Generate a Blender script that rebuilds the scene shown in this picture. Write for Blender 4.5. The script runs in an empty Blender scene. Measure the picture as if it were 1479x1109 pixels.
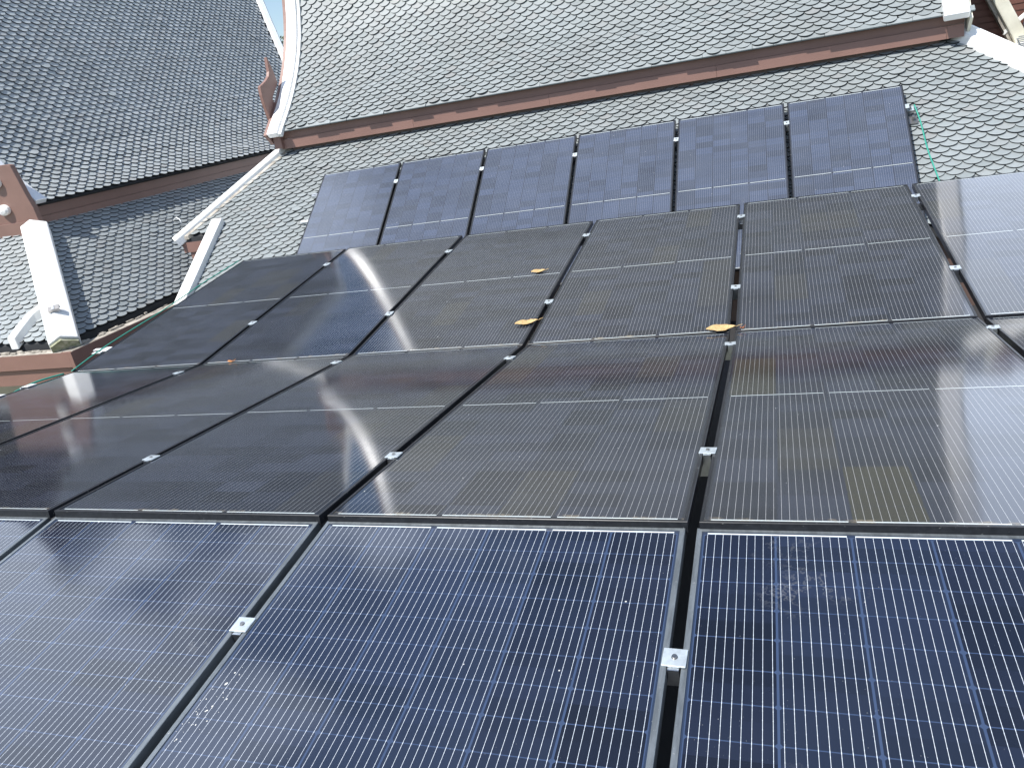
import bpy, math, random
from mathutils import Vector, Matrix
random.seed(7)
SC = bpy.context.scene
COL = SC.collection
sq = math.sqrt

# ------------------------------------------------------------------ camera
cam_d = bpy.data.cameras.new("camera"); cam = bpy.data.objects.new("camera", cam_d); COL.objects.link(cam)
RC = [[0.94332384, 0.2883898, -0.16422989], [-0.0419357, -0.38730932, -0.9209956], [-0.3292135, 0.8756842, -0.35326429]]
cx, cy, cz = Vector(RC[0]), -Vector(RC[1]), -Vector(RC[2])
cam.matrix_world = Matrix(((cx.x, cy.x, cz.x, 0), (cx.y, cy.y, cz.y, 0), (cx.z, cy.z, cz.z, 0), (0, 0, 0, 1)))
cam_d.sensor_width = 36; cam_d.lens = 27.449; cam_d.clip_start = 0.05; cam_d.clip_end = 5000
SC.camera = cam

# ------------------------------------------------------------------ light
SUN = Vector((-0.365, -0.48, 1.0)).normalized()
SUN_EL = math.asin(SUN.z); SUN_AZ = math.atan2(SUN.x, SUN.y)      # azimuth from +Y, clockwise
w = bpy.data.worlds.new("World"); SC.world = w; w.use_nodes = True
nt = w.node_tree; nt.nodes.clear()
def N(t, tp, **kw):
    n = t.nodes.new(tp)
    for k, v in kw.items(): setattr(n, k, v)
    return n
out = N(nt, 'ShaderNodeOutputWorld'); bg = N(nt, 'ShaderNodeBackground')
sky = N(nt, 'ShaderNodeTexSky', sky_type='NISHITA'); sky.sun_disc = False
sky.sun_elevation = SUN_EL; sky.sun_rotation = SUN_AZ; sky.air_density = 1.0; sky.dust_density = 0.5; sky.ozone_density = 1.6; sky.altitude = 100
tc = N(nt, 'ShaderNodeTexCoord'); mp = N(nt, 'ShaderNodeMapping'); mp.inputs['Scale'].default_value = (1.0, 1.0, 2.2)
mp.inputs['Location'].default_value = (3.1, 1.7, 0.4)
nz = N(nt, 'ShaderNodeTexNoise'); nz.inputs['Scale'].default_value = 4.2; nz.inputs['Detail'].default_value = 7; nz.inputs['Roughness'].default_value = .52
rp = N(nt, 'ShaderNodeValToRGB'); rp.color_ramp.elements[0].position = .54; rp.color_ramp.elements[1].position = .64
mx = N(nt, 'ShaderNodeMix', data_type='RGBA'); mx.inputs[7].default_value = (16., 18., 21.5, 1)
ml = N(nt, 'ShaderNodeMath', operation='MULTIPLY'); ml.inputs[1].default_value = .75
L = nt.links.new
L(tc.outputs['Generated'], mp.inputs[0]); L(mp.outputs[0], nz.inputs['Vector'])
def bank(az, el, lo, hi, amt, prev):          # a cloud bank: more cover round one direction of the sky
    a, e = math.radians(az), math.radians(el); d = (math.sin(a)*math.cos(e), math.cos(a)*math.cos(e), math.sin(e))
    dt = N(nt, 'ShaderNodeVectorMath', operation='DOT_PRODUCT'); L(tc.outputs['Generated'], dt.inputs[0]); dt.inputs[1].default_value = d
    mr = N(nt, 'ShaderNodeMapRange', interpolation_type='SMOOTHSTEP'); L(dt.outputs['Value'], mr.inputs[0])
    mr.inputs[1].default_value = math.cos(math.radians(lo)); mr.inputs[2].default_value = math.cos(math.radians(hi)); mr.inputs[3].default_value = 0; mr.inputs[4].default_value = amt
    ad = N(nt, 'ShaderNodeMath', operation='ADD'); L(prev, ad.inputs[0]); L(mr.outputs[0], ad.inputs[1]); return ad.outputs[0]
cl = bank(34, 14, 38, 24, .30, nz.outputs[0]); cl = bank(-68, 36, 32, 8, .15, cl); cl = bank(-32, 41, 9, 4, .20, cl); cl = bank(-8, 58, 36, 20, -.14, cl); cl = bank(-31, 12, 16, 6, -.25, cl)
L(cl, rp.inputs[0])
L(rp.outputs[0], ml.inputs[0]); L(ml.outputs[0], mx.inputs[0]); L(sky.outputs[0], mx.inputs[6]); L(mx.outputs[2], bg.inputs[0])
bg.inputs[1].default_value = 0.115; L(bg.outputs[0], out.inputs[0])
sd = bpy.data.lights.new("sun", 'SUN'); sd.energy = 4.9; sd.angle = math.radians(.53); sd.color = (1, .965, .91)
so = bpy.data.objects.new("sun", sd); COL.objects.link(so); so.rotation_euler = SUN.to_track_quat('Z', 'Y').to_euler(); so.location = (0, 0, 30)
SC.view_settings.view_transform = 'Standard'; SC.view_settings.look = 'None'; SC.view_settings.exposure = 0.42; SC.view_settings.gamma = 1
SC.render.engine = 'CYCLES'

# ------------------------------------------------------------------ helpers
def tag(o, label=None, cat=None, group=None, kind=None):
    if label: o['label'] = label
    if cat: o['category'] = cat
    if group: o['group'] = group
    if kind: o['kind'] = kind
    return o
def empty(name, loc=(0, 0, 0), mat=None):
    o = bpy.data.objects.new(name, None); COL.objects.link(o); o.empty_display_size = .2
    if mat is not None: o.matrix_world = mat
    else: o.location = loc
    return o
class MB:
    def __init__(s): s.v = []; s.f = []; s.c = []; s.mi = []
    def add(s, vs, fs, c=.5, mi=0):
        b = len(s.v); s.v += [tuple(p) for p in vs]; s.f += [tuple(b+i for i in f) for f in fs]; s.c += [c]*len(fs); s.mi += [mi]*len(fs)
    def box(s, o, a, b, c, col=.5):            # corner o, edge vectors a,b,c
        o, a, b, c = map(Vector, (o, a, b, c))
        if a.cross(b).dot(c) < 0: a, b = b, a
        vs = [o, o+a, o+a+b, o+b, o+c, o+a+c, o+a+b+c, o+b+c]
        s.add(vs, [(3, 2, 1, 0), (4, 5, 6, 7), (0, 1, 5, 4), (1, 2, 6, 5), (2, 3, 7, 6), (3, 0, 4, 7)], col)
    def aabb(s, x0, x1, y0, y1, z0, z1, col=.5): s.box((x0, y0, z0), (x1-x0, 0, 0), (0, y1-y0, 0), (0, 0, z1-z0), col)
    def prism(s, pts, d, col=.5):              # planar polygon extruded by d
        n = len(pts); d = Vector(d); P = [Vector(p) for p in pts]
        nn = Vector((0, 0, 0))
        for i in range(n): nn += P[i].cross(P[(i+1) % n])
        if nn.dot(d) < 0: P.reverse()
        s.add(P+[p+d for p in P], [tuple(range(n-1, -1, -1)), tuple(range(n, 2*n))]+[(i, (i+1) % n, n+(i+1) % n, n+i) for i in range(n)], col)
    def sweep(s, path, secs, col=.5):          # list of section point lists, closed sections
        m = len(secs[0]); vs = [p for q in secs for p in q]; fs = []
        for k in range(len(secs)-1):
            for i in range(m):
                j = (i+1) % m; fs.append((k*m+i, k*m+j, (k+1)*m+j, (k+1)*m+i))
        fs.append(tuple(range(m-1, -1, -1))); fs.append(tuple((len(secs)-1)*m+i for i in range(m)))
        s.add(vs, fs, col)
    def tube(s, pts, r, n=8, col=.5):
        secs = []; P = [Vector(p) for p in pts]
        for i, p in enumerate(P):
            t = (P[min(i+1, len(P)-1)]-P[max(i-1, 0)]).normalized()
            a = t.cross(Vector((.13, .2, 1))).normalized(); b = t.cross(a)
            rr = r[i] if isinstance(r, (list, tuple)) else r
            secs.append([p+a*rr*math.cos(2*math.pi*k/n)+b*rr*math.sin(2*math.pi*k/n) for k in range(n)])
        s.sweep(None, secs, col)
    def build(s, name, mat, parent=None, off=(0, 0, 0), local=False, smooth=False, bevel=0, recalc=True):
        me = bpy.data.meshes.new(name)
        o3 = Vector(off)
        if parent is not None and not local: o3 = Vector(parent.location)
        me.from_pydata([tuple(Vector(p)-o3) for p in s.v], [], s.f); me.update()
        ca = me.color_attributes.new('rnd', 'FLOAT_COLOR', 'CORNER')
        buf = []
        for f, c in zip(s.f, s.c): buf += [c, c, c, 1.0]*len(f)
        ca.data.foreach_set('color', buf)
        if recalc:
            import bmesh
            bm = bmesh.new(); bm.from_mesh(me); bmesh.ops.recalc_face_normals(bm, faces=bm.faces); bm.to_mesh(me); bm.free()
        for m in (mat if isinstance(mat, (list, tuple)) else [mat]): me.materials.append(m)
        if any(s.mi): me.polygons.foreach_set('material_index', s.mi)
        if smooth: me.polygons.foreach_set('use_smooth', [True]*len(me.polygons))
        o = bpy.data.objects.new(name, me); COL.objects.link(o)
        if parent is not None: o.parent = parent
        else: o.location = o3
        if bevel:
            b = o.modifiers.new('bevel', 'BEVEL'); b.width = bevel; b.segments = 2; b.limit_method = 'ANGLE'
        return o

# ------------------------------------------------------------------ materials
class NT:
    def __init__(s, name):
        s.m = bpy.data.materials.new(name); s.m.use_nodes = True; s.t = s.m.node_tree; s.t.nodes.clear()
        s.out = N(s.t, 'ShaderNodeOutputMaterial'); s.b = N(s.t, 'ShaderNodeBsdfPrincipled'); s.l(s.b.outputs[0], s.out.inputs[0])
        s.tc = N(s.t, 'ShaderNodeTexCoord')
    def l(s, a, b): s.t.links.new(a, b)
    def put(s, x, sock):
        if isinstance(x, (int, float)): sock.default_value = x
        elif isinstance(x, tuple): sock.default_value = x if len(x) == 4 or sock.type == 'VECTOR' else (*x, 1)
        else: s.l(x, sock)
    def m_(s, op, a, b=0.0, c=None, clamp=False):
        n = N(s.t, 'ShaderNodeMath', operation=op); n.use_clamp = clamp; s.put(a, n.inputs[0]); s.put(b, n.inputs[1])
        if c is not None: s.put(c, n.inputs[2])
        return n.outputs[0]
    def mix(s, f, a, b, mode='MIX'):
        n = N(s.t, 'ShaderNodeMix', data_type='RGBA', blend_type=mode); s.put(f, n.inputs[0]); s.put(a, n.inputs[6]); s.put(b, n.inputs[7]); return n.outputs[2]
    def noise(s, scale, detail=4, rough=.5, vec=None, sc=(1, 1, 1), out=0):
        n = N(s.t, 'ShaderNodeTexNoise'); n.inputs['Scale'].default_value = scale; n.inputs['Detail'].default_value = detail; n.inputs['Roughness'].default_value = rough
        v = vec or s.tc.outputs['Object']
        if sc != (1, 1, 1):
            mp = N(s.t, 'ShaderNodeMapping'); mp.inputs['Scale'].default_value = sc; s.l(v, mp.inputs[0]); v = mp.outputs[0]
        s.l(v, n.inputs['Vector']); return n.outputs[out]
    def ramp(s, x, stops):
        n = N(s.t, 'ShaderNodeValToRGB'); s.l(x, n.inputs[0]); e = n.color_ramp.elements
        while len(e) < len(stops): e.new(.5)
        for i, (p, c) in enumerate(stops):
            e[i].position = p; e[i].color = (*c, 1) if isinstance(c, tuple) else (c, c, c, 1)
        return n.outputs[0]
    def bump(s, h, strength, dist):
        n = N(s.t, 'ShaderNodeBump'); n.inputs['Strength'].default_value = strength; n.inputs['Distance'].default_value = dist; s.put(h, n.inputs['Height']); s.l(n.outputs[0], s.b.inputs['Normal'])
    def set(s, **kw):
        for k, v in kw.items(): s.put(v, s.b.inputs[k.replace('_', ' ')])

def mat_tile(name, c0, c1, c2, rough=.55):
    q = NT(name); a = N(q.t, 'ShaderNodeAttribute'); a.attribute_name = 'rnd'
    r = a.outputs['Fac']
    base = q.ramp(r, [(0, c0), (.45, c1), (.86, c1), (1, c2)])
    st = q.noise(1.6, 5, .6); dirt = q.noise(30, 3, .6)
    base = q.mix(q.ramp(st, [(.42, 0.), (.72, .5)]), base, (c2[0]*.8, c2[1]*.8, c2[2]*.78))
    base = q.mix(q.m_('MULTIPLY', dirt, .35), base, (.12, .125, .12))
    q.set(Base_Color=base, Roughness=rough); q.bump(q.noise(60, 3), .25, .004)
    return q.m
TILE_R = mat_tile('grey_roof_tile', (.225, .255, .262), (.275, .305, .312), (.26, .272, .272))
TILE_L = mat_tile('slate_roof_tile', (.34, .375, .385), (.42, .45, .46), (.36, .37, .37))
TILE_S = mat_tile('wing_skirt_tile', (.25, .28, .29), (.315, .345, .355), (.28, .29, .29))
def simple(name, col, rough=.6, metal=0., var=.25, scale=6, bump=.15, dark=None, spec=None):
    q = NT(name); n = q.noise(scale, 5, .6)
    dk = dark or tuple(c*(1-var) for c in col)
    q.set(Base_Color=q.mix(q.ramp(n, [(.35, 0.), (.7, 1.)]), col, dk), Roughness=rough, Metallic=metal)
    if spec is not None: q.set(Specular_IOR_Level=spec)
    if bump: q.bump(q.noise(scale*8, 3), bump, .004)
    return q.m
BROWN = simple('brown_fascia_paint', (.26, .148, .12), .45, var=.12, scale=2.5)
BROWN_L = simple('wing_fascia_paint', (.23, .135, .11), .45, var=.15, scale=2.5)
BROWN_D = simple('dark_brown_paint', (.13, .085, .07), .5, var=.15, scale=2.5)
UNDER = simple('roof_underlay', (.035, .037, .04), .9)
CEMENT = simple('white_cement', (.86, .855, .83), .65, var=.14, scale=5, bump=.3)
GLOSSW = simple('glossy_white_paint', (.86, .855, .84), .42, var=.06, scale=5, bump=.04, spec=1.0); GLOSSW.node_tree.nodes['Principled BSDF'].inputs['IOR'].default_value = 2.6
CEMENT_Y = simple('cream_cement', (.78, .75, .62), .7, var=.18, scale=4, bump=.35)
MOSS = simple('mossy_cement', (.45, .44, .33), .85, scale=20, dark=(.14, .16, .07), bump=.5)
GUTTER = simple('dirty_gutter', (.50, .46, .40), .85, scale=9, dark=(.18, .16, .13), bump=.4)
DECK_SHADE = simple('shade_black_deck', (.028, .028, .03), .9, scale=3, var=.4)  # deck colour carries the shade seen down the gaps between panels
WALLM = simple('cream_wall_paint', (.55, .5, .4), .8, scale=2)
ALU = simple('aluminium', (.62, .64, .66), .33, 1., var=.2, scale=40, bump=.05)
CLAMP = simple('clamp_aluminium', (.58, .64, .67), .40, .5, var=.25, scale=60, bump=.03)
STEEL = simple('bolt_steel', (.42, .41, .40), .35, 1., var=.3, scale=200, bump=.05)
GREEN = simple('green_cable_sheath', (.03, .30, .22), .45, var=.1)
TAPE = simple('white_plastic_clip', (.72, .74, .74), .5, var=.1)
LEAFM = simple('dry_leaf', (.58, .42, .20), .75, scale=90, dark=(.36, .21, .08), bump=.3)
LEAFD = simple('brown_leaf', (.25, .09, .04), .8, scale=60)
BARK = simple('bark', (.10, .075, .055), .9)
FOL = simple('tree_foliage', (.055, .095, .03), .6, scale=1.2, dark=(.03, .055, .02), bump=0)
GRND = simple('ground_soil', (.14, .12, .07), .95, scale=.3, dark=(.07, .10, .035), bump=0)
def frame_mat(name, col, rough, metal):
    q = NT(name); n = q.noise(7, 6, .7, sc=(6, 1, 6)); d = q.noise(90, 3, .7)
    c = q.mix(q.ramp(n, [(.4, 0.), (.7, .8)]), col, tuple(min(1, x*1.9+.006) for x in col))
    c = q.mix(q.ramp(d, [(.66, 0.), (.72, .8)]), c, (.4, .4, .38))
    q.set(Base_Color=c, Roughness=rough, Metallic=metal); return q.m
FR_GREY = frame_mat('weathered_frame', (.13, .145, .155), .42, .5)
FR_BLK = frame_mat('black_frame', (.010, .011, .014), .36, .2)

PW, PL = 1.133, 2.2535
def glass_mat(name, rough, cell, gap, dust, bus, hl, bcol=(.42, .45, .48), ior=1.9, cgap=.0016, olv=.55, mot=.9, strip=None):
    q = NT(name); X = q.m_
    sp = N(q.t, 'ShaderNodeSeparateXYZ'); q.l(q.tc.outputs['Object'], sp.inputs[0]); x, y = sp.outputs[0], sp.outputs[1]
    info = N(q.t, 'ShaderNodeObjectInfo'); rnd = info.outputs['Random']
    P = .1825; mxm = (PW-6*P)/2
    u = X('DIVIDE', X('SUBTRACT', x, mxm), P); fu = X('FRACT', u); du = X('MULTIPLY', X('SUBTRACT', .5, X('ABSOLUTE', X('SUBTRACT', fu, .5))), P)   # distance to column edge
    yy = X('SUBTRACT', X('ABSOLUTE', X('SUBTRACT', y, PL/2)), .008); Q = .0912
    v = X('DIVIDE', yy, Q); fv = X('FRACT', v); dv = X('MULTIPLY', X('SUBTRACT', .5, X('ABSOLUTE', X('SUBTRACT', fv, .5))), Q)
    inx = X('MULTIPLY', X('GREATER_THAN', u, 0.), X('LESS_THAN', u, 6.)); iny = X('MULTIPLY', X('GREATER_THAN', v, 0.), X('LESS_THAN', v, 12.))
    inside = X('MULTIPLY', inx, iny)
    # cell mask
    cm = X('MULTIPLY', X('GREATER_THAN', du, cgap), X('GREATER_THAN', dv, .0013))
    cm = X('MULTIPLY', cm, X('GREATER_THAN', X('ADD', du, dv), .0085))
    cm = X('MULTIPLY', cm, inside)
    # busbars
    fb = X('FRACT', X('MULTIPLY', u, 9.)); db = X('MULTIPLY', X('ABSOLUTE', X('SUBTRACT', fb, .5)), P/9)
    wpad = X('MULTIPLY', X('LESS_THAN', dv, .003), .00022)
    pads = X('FRACT', X('MULTIPLY', v, 4.)); wp2 = X('MULTIPLY', X('LESS_THAN', X('ABSOLUTE', X('SUBTRACT', pads, .5)), .07), .00015)
    bw = X('ADD', X('ADD', bus, wpad), wp2)
    bm_ = X('MULTIPLY', X('LESS_THAN', db, bw), inside)
    # ribbons
    fp = X('FRACT', X('DIVIDE', u, 2.)); okp = X('MULTIPLY', X('GREATER_THAN', fp, .027), X('LESS_THAN', fp, .973)); okp = X('MULTIPLY', okp, inx)
    r1 = X('LESS_THAN', X('ABSOLUTE', X('SUBTRACT', y, PL/2)), .0022)
    r2 = X('LESS_THAN', X('ABSOLUTE', X('SUBTRACT', yy, 12*Q+.0045)), .0024)
    rb = X('MULTIPLY', X('MAXIMUM', r1, r2), okp)
    # per cell tone
    cv = N(q.t, 'ShaderNodeCombineXYZ'); q.l(X('FLOOR', u), cv.inputs[0]); q.l(X('FLOOR', X('DIVIDE', y, Q*1.0)), cv.inputs[1]); q.l(X('MULTIPLY', rnd, 37.), cv.inputs[2])
    wn = N(q.t, 'ShaderNodeTexWhiteNoise', noise_dimensions='3D'); q.l(cv.outputs[0], wn.inputs['Vector'])
    cv2 = N(q.t, 'ShaderNodeCombineXYZ'); q.l(X('FLOOR', u), cv2.inputs[0]); q.l(X('FLOOR', X('DIVIDE', y, Q*4)), cv2.inputs[1]); q.l(X('MULTIPLY', rnd, 91.), cv2.inputs[2])
    wn2 = N(q.t, 'ShaderNodeTexWhiteNoise', noise_dimensions='3D'); q.l(cv2.outputs[0], wn2.inputs['Vector'])
    c0 = q.mix(wn.outputs['Value'], tuple(c*.45 for c in cell), tuple(c*1.6 for c in cell))
    oa = N(q.t, 'ShaderNodeAttribute'); oa.attribute_type = 'OBJECT'; oa.attribute_name = 'olive'
    def rect(u0, u1, v0, v1): return X('MULTIPLY', X('MULTIPLY', X('GREATER_THAN', u, u0), X('LESS_THAN', u, u1)), X('MULTIPLY', X('GREATER_THAN', y, v0), X('LESS_THAN', y, v1)))
    ol = X('MAXIMUM', rect(2., 3., .02, PL/2-.008-8*Q), rect(0., 1., PL/2+.008, PL/2+.008+6*Q))
    c0 = q.mix(X('MULTIPLY', ol, oa.outputs['Fac']), c0, (.030, .028, .017))
    c0 = q.mix(X('MULTIPLY', X('GREATER_THAN', wn2.outputs['Value'], .90), olv), c0, (.030, .028, .020))
    colt = N(q.t, 'ShaderNodeTexWhiteNoise', noise_dimensions='2D'); cc = N(q.t, 'ShaderNodeCombineXYZ'); q.l(X('FLOOR', u), cc.inputs[0]); q.l(X('MULTIPLY', rnd, 29.), cc.inputs[1]); q.l(cc.outputs[0], colt.inputs['Vector'])
    c0 = q.mix(X('MULTIPLY', colt.outputs['Value'], .35), c0, strip or tuple(g*.8 for g in gap))
    c = q.mix(cm, gap, c0)
    c = q.mix(inside, tuple(g*.55 for g in gap), c)
    c = q.mix(bm_, c, bcol); c = q.mix(rb, c, (.62, .68, .68))
    # dust, streaks, specks (each panel its own)
    off = N(q.t, 'ShaderNodeVectorMath', operation='ADD'); q.l(q.tc.outputs['Object'], off.inputs[0])
    cr = N(q.t, 'ShaderNodeCombineXYZ'); q.l(X('MULTIPLY', rnd, 53.), cr.inputs[0]); q.l(X('MULTIPLY', rnd, 17.), cr.inputs[2]); q.l(cr.outputs[0], off.inputs[1]); V = off.outputs[0]
    big = q.ramp(q.noise(2.3, 6, .62, V), [(.30, 0.), (.75, 1.)])
    dc = q.m_('MULTIPLY', q.m_('ADD', q.m_('MULTIPLY', big, mot), 1.25-mot), dust)
    c = q.mix(dc, c, (.33, .36, .41))
    vo = N(q.t, 'ShaderNodeTexVoronoi'); vo.inputs['Scale'].default_value = 26; q.l(V, vo.inputs['Vector'])
    sepc = N(q.t, 'ShaderNodeSeparateColor'); q.l(vo.outputs['Color'], sepc.inputs[0])
    spk = X('MULTIPLY', X('LESS_THAN', vo.outputs['Distance'], X('MULTIPLY', X('POWER', sepc.outputs[1], 3.), .075)), X('GREATER_THAN', sepc.outputs[0], .62))
    fine = q.ramp(q.noise(150, 2, .8, V), [(.735, 0.), (.77, 1.)])
    scuffn = q.noise(4, 9, .66, V); sc_ = q.m_('ABSOLUTE', q.m_('SUBTRACT', scuffn, .5)); scuff = X('MULTIPLY', q.ramp(sc_, [(.0, .9), (.010, 0.)]), q.ramp(q.noise(1.9, 3, .5, V), [(.60, 0.), (.72, 1.)]))
    dirt = X('ADD', X('ADD', X('MULTIPLY', spk, .8), X('MULTIPLY', fine, hl)), X('MULTIPLY', scuff, hl*.35), clamp=True)
    c = q.mix(dirt, c, (.55, .55, .52))
    edge = X('MULTIPLY', X('LESS_THAN', y, X('ADD', .016, X('MULTIPLY', q.noise(7, 4, .6, V), .030))), q.ramp(q.noise(14, 5, .7, V), [(.50, .0), (.70, .55)]))
    c = q.mix(edge, c, (.30, .25, .17)); dirt = X('MAXIMUM', dirt, edge)
    rg = X('ADD', X('MULTIPLY', dirt, .4), X('ADD', rough, X('MULTIPLY', big, .05)))
    q.set(Base_Color=c, Roughness=.6, Specular_IOR_Level=0.0, Coat_Weight=1.0, Coat_Roughness=rg, Coat_IOR=ior)
    return q.m
GL1 = glass_mat('blue_cell_glass', .06, (.0055, .008, .018), (.034, .054, .105), .018, .00042, .6, (.56, .60, .64), 1.52, .0026)
GL2 = glass_mat('dark_cell_glass', .06, (.014, .017, .027), (.012, .016, .028), .020, .00042, .25, (.33, .335, .34), 1.66)
GL4 = glass_mat('upper_cell_glass', .12, (.018, .026, .050), (.004, .006, .016), .13, .0004, .25, (.30, .32, .36), 1.6, .0035, 0., .35, (.032, .044, .078))

# ------------------------------------------------------------------ tiles
TW, TE, TT = .168, .068, .0125
ARC = [(-.5, -.070), (-.47, -.048), (-.40, -.030), (-.28, -.013), (-.14, -.003), (0, 0), (.14, -.003), (.28, -.013), (.40, -.030), (.47, -.048), (.5, -.070)]
ARC_L = [(-.5, -.056), (-.48, -.038), (-.43, -.022), (-.34, -.010), (-.18, -.002), (0, 0), (.18, -.002), (.34, -.010), (.43, -.022), (.48, -.038), (.5, -.056)]
def tile_rows(mb, prof, along, place, inside, u0, u1, seed=1, e=TE, tw=TW, arc=ARC, skip=0.0, TT=TT):
    """prof: polyline of (p,z) going UP from the eave; place(u,p,z)->point; inside(u,p,z)->bool"""
    rg = random.Random(seed)
    seg = []; s = 0
    for a, b in zip(prof[:-1], prof[1:]):
        l = math.hypot(b[0]-a[0], b[1]-a[1]); seg.append((s, l, a, b)); s += l
    tot = s; along = Vector(along)
    def at(t):
        t = max(-.3, min(t, tot+.3)); sg = seg[0] if t < 0 else next((g for g in seg if g[0] <= t <= g[0]+g[1]), seg[-1])
        k = (t-sg[0])/sg[1]; a, b = sg[2], sg[3]
        return a[0]+(b[0]-a[0])*k, a[1]+(b[1]-a[1])*k, (b[0]-a[0])/sg[1], (b[1]-a[1])/sg[1]
    s = .0; k = 0
    while s < tot:
        p, z, dp, dz = at(s+.03)
        p, z, _, _ = at(s)
        up = place(0, dp, dz)-place(0, 0, 0)
        nrm = along.cross(up); nrm = nrm if nrm.z > 0 else -nrm
        ncol = int((u1-u0)/tw)+2
        wav = rg.uniform(-.004, .004)
        for i in range(ncol):
            u = u0+(i+(k % 2)*.5)*tw+rg.gauss(0, .0015)
            if not inside(u, p+dp*.03, z+dz*.03): continue
            if rg.random() < skip: continue
            o = place(u, p, z)
            rot = rg.gauss(0, .012); lift = rg.uniform(0, .004); sl = rg.gauss(0, .0035)+wav*math.sin(u*2.1+k)
            if rg.random() < .006: rot += rg.choice((-.12, .12)); sl -= .02; lift += .008
            A = along*math.cos(rot)+up*math.sin(rot); B = up*math.cos(rot)-along*math.sin(rot)
            tilt = TT/e*1.2
            Bt = (B-nrm*tilt).normalized()
            base = o+up*sl+nrm*(.040+lift)
            W2 = tw*.972
            top = [base+A*(a*W2)+Bt*(-b) for a, b in arc]+[base+A*(.5*W2)+Bt*.19, base-A*(.5*W2)+Bt*.19]
            n = len(top); dn = -nrm*TT
            c = rg.random()
            mb.add(top+[q+dn for q in top[:n]], [tuple(range(n))], c)
            mb.add(top+[q+dn for q in top[:n]], [(j, n+j, n+j+1, j+1) for j in range(n-1)], c, 1)
        s += e*rg.uniform(.95, 1.05)*(.72 if rg.random() < .05 else 1); k += 1

Z = Vector((0, 0, 1))
GZ = -8.5
# ------------------------------------------------------------------ ground, tree
g = MB(); S_ = 2500
g.add([(-S_, -S_, GZ), (S_, -S_, GZ), (S_, S_, GZ), (-S_, S_, GZ)], [(0, 1, 2, 3)])
tag(g.build('ground', GRND), kind='structure')

# ================================================================== RIGHT HALL
RH = empty('temple_hall', (-2.3, 10, GZ)); tag(RH, 'right-hand hall with pale grey scale-tiled roof and curved white gable edge, above the panels', 'building')
ex = Vector((1, 0, 0))
# skirt roof: plane  z = -.300 + (y-10.24)*TS
TS = .7266
def m1z(y): return -.300+(y-10.24)*TS
def r1x(y): return -6.62-(10.20-y)*1.0 if y > 8.97 else -7.18
def inside1(u, p, z):
    if p > 10.5: return False
    if u > 1.86+(10.24-p)*1.0: return False
    if p > 8.97: return u > -6.55-(10.20-p)*1.0+.02
    return u > -7.22
EDGE = simple('tile_edge_shade', (.03, .032, .034), .95)  # near-black tile sides: shade of the gaps put into the colour
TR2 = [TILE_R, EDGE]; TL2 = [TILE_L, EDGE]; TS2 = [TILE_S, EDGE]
mb = MB(); y0 = 8.08
tile_rows(mb, [(y0, m1z(y0)), (10.5, m1z(10.5))], ex, lambda u, p, z: Vector((u, p, z)), inside1, -8.2, 5.2, 3)
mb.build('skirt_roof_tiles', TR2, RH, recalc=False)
mb = MB(); poly = [(-7.2, y0), (-7.2, 8.97), (-7.80, 8.97), (-6.5, 10.28), (-6.5, 10.5), (1.7, 10.5), (1.86, 10.24), (4.02, y0)]
mb.prism([(x, y, m1z(y)) for x, y in poly], (0, 0, -.10)); 
mb.prism([(1.86, 10.24, m1z(10.24)-.01), (4.02, y0, m1z(y0)-.01), (4.02, 13, m1z(y0)-.01), (1.86, 13, m1z(10.24)-.01)], (0, 0, -.10))
mb.prism([(-6.5, 10.28, m1z(10.28)-.01), (-7.80, 8.97, m1z(8.97)-.01), (-7.80, 12.6, m1z(8.97)-.01), (-6.5, 12.6, m1z(10.28)-.01)], (0, 0, -.10))
mb.build('skirt_roof_underlay', UNDER, RH)
# upper roof
PR = [(10.00, -.078), (10.20, .085), (10.39, .25), (10.58, .44), (10.76, .65), (10.93, .88), (11.08, 1.13), (11.22, 1.45), (11.34, 1.82), (11.46, 2.3), (11.62, 3.1), (11.80, 4.2), (11.98, 5.4), (12.12, 6.6)]
def dens(p, n=4):
    out_ = []
    for i in range(len(p)-1):
        a, b, c, d = p[max(i-1, 0)], p[i], p[i+1], p[min(i+2, len(p)-1)]
        for k in range(n):
            t = k/n; out_.append(tuple(.5*(2*b[j]+(c[j]-a[j])*t+(2*a[j]-5*b[j]+4*c[j]-d[j])*t*t+(3*b[j]-a[j]-3*c[j]+d[j])*t**3) for j in (0, 1)))
    return out_+[p[-1]]
PR = dens(PR, 3)
def lean(z): return .22*max(0, z)**1.0 if z < 2 else .44+.10*(z-2)
XL = -6.55; XR = 1.93
def interp(pr, t, a=0, b=1):
    for p, q in zip(pr[:-1], pr[1:]):
        if p[a] <= t <= q[a]: return p[b]+(q[b]-p[b])*(t-p[a])/(q[a]-p[a])
    return pr[-1][b] if t > pr[-1][a] else pr[0][b]
mb = MB()
tile_rows(mb, PR, ex, lambda u, p, z: Vector((u, p, z)), lambda u, p, z: XL+.09 < u < XR-.10+lean(z), -6.5, 3.0, 5)
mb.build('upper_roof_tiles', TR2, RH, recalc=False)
mb = MB(); secs = []
for y, z in PR: secs.append([(XL-.05, y, z), (XR+lean(z), y, z), (XR+lean(z), y+.12, z-.03), (XL-.05, y+.12, z-.03)])
mb.sweep(None, secs); secs = []
for y, z in PR: secs.append([(XL-.05, 24.3-y, z), (XR+lean(z), 24.3-y, z), (XR+lean(z), 24.18-y, z-.03), (XL-.05, 24.18-y, z-.03)])
mb.sweep(None, secs)
mb.build('upper_roof_underlay', UNDER, RH)
mb = MB(); mb.aabb(XL-.1, XR+1.0, 12.0, 12.3, 6.5, 6.85); mb.build('roof_ridge', CEMENT, RH)
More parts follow.
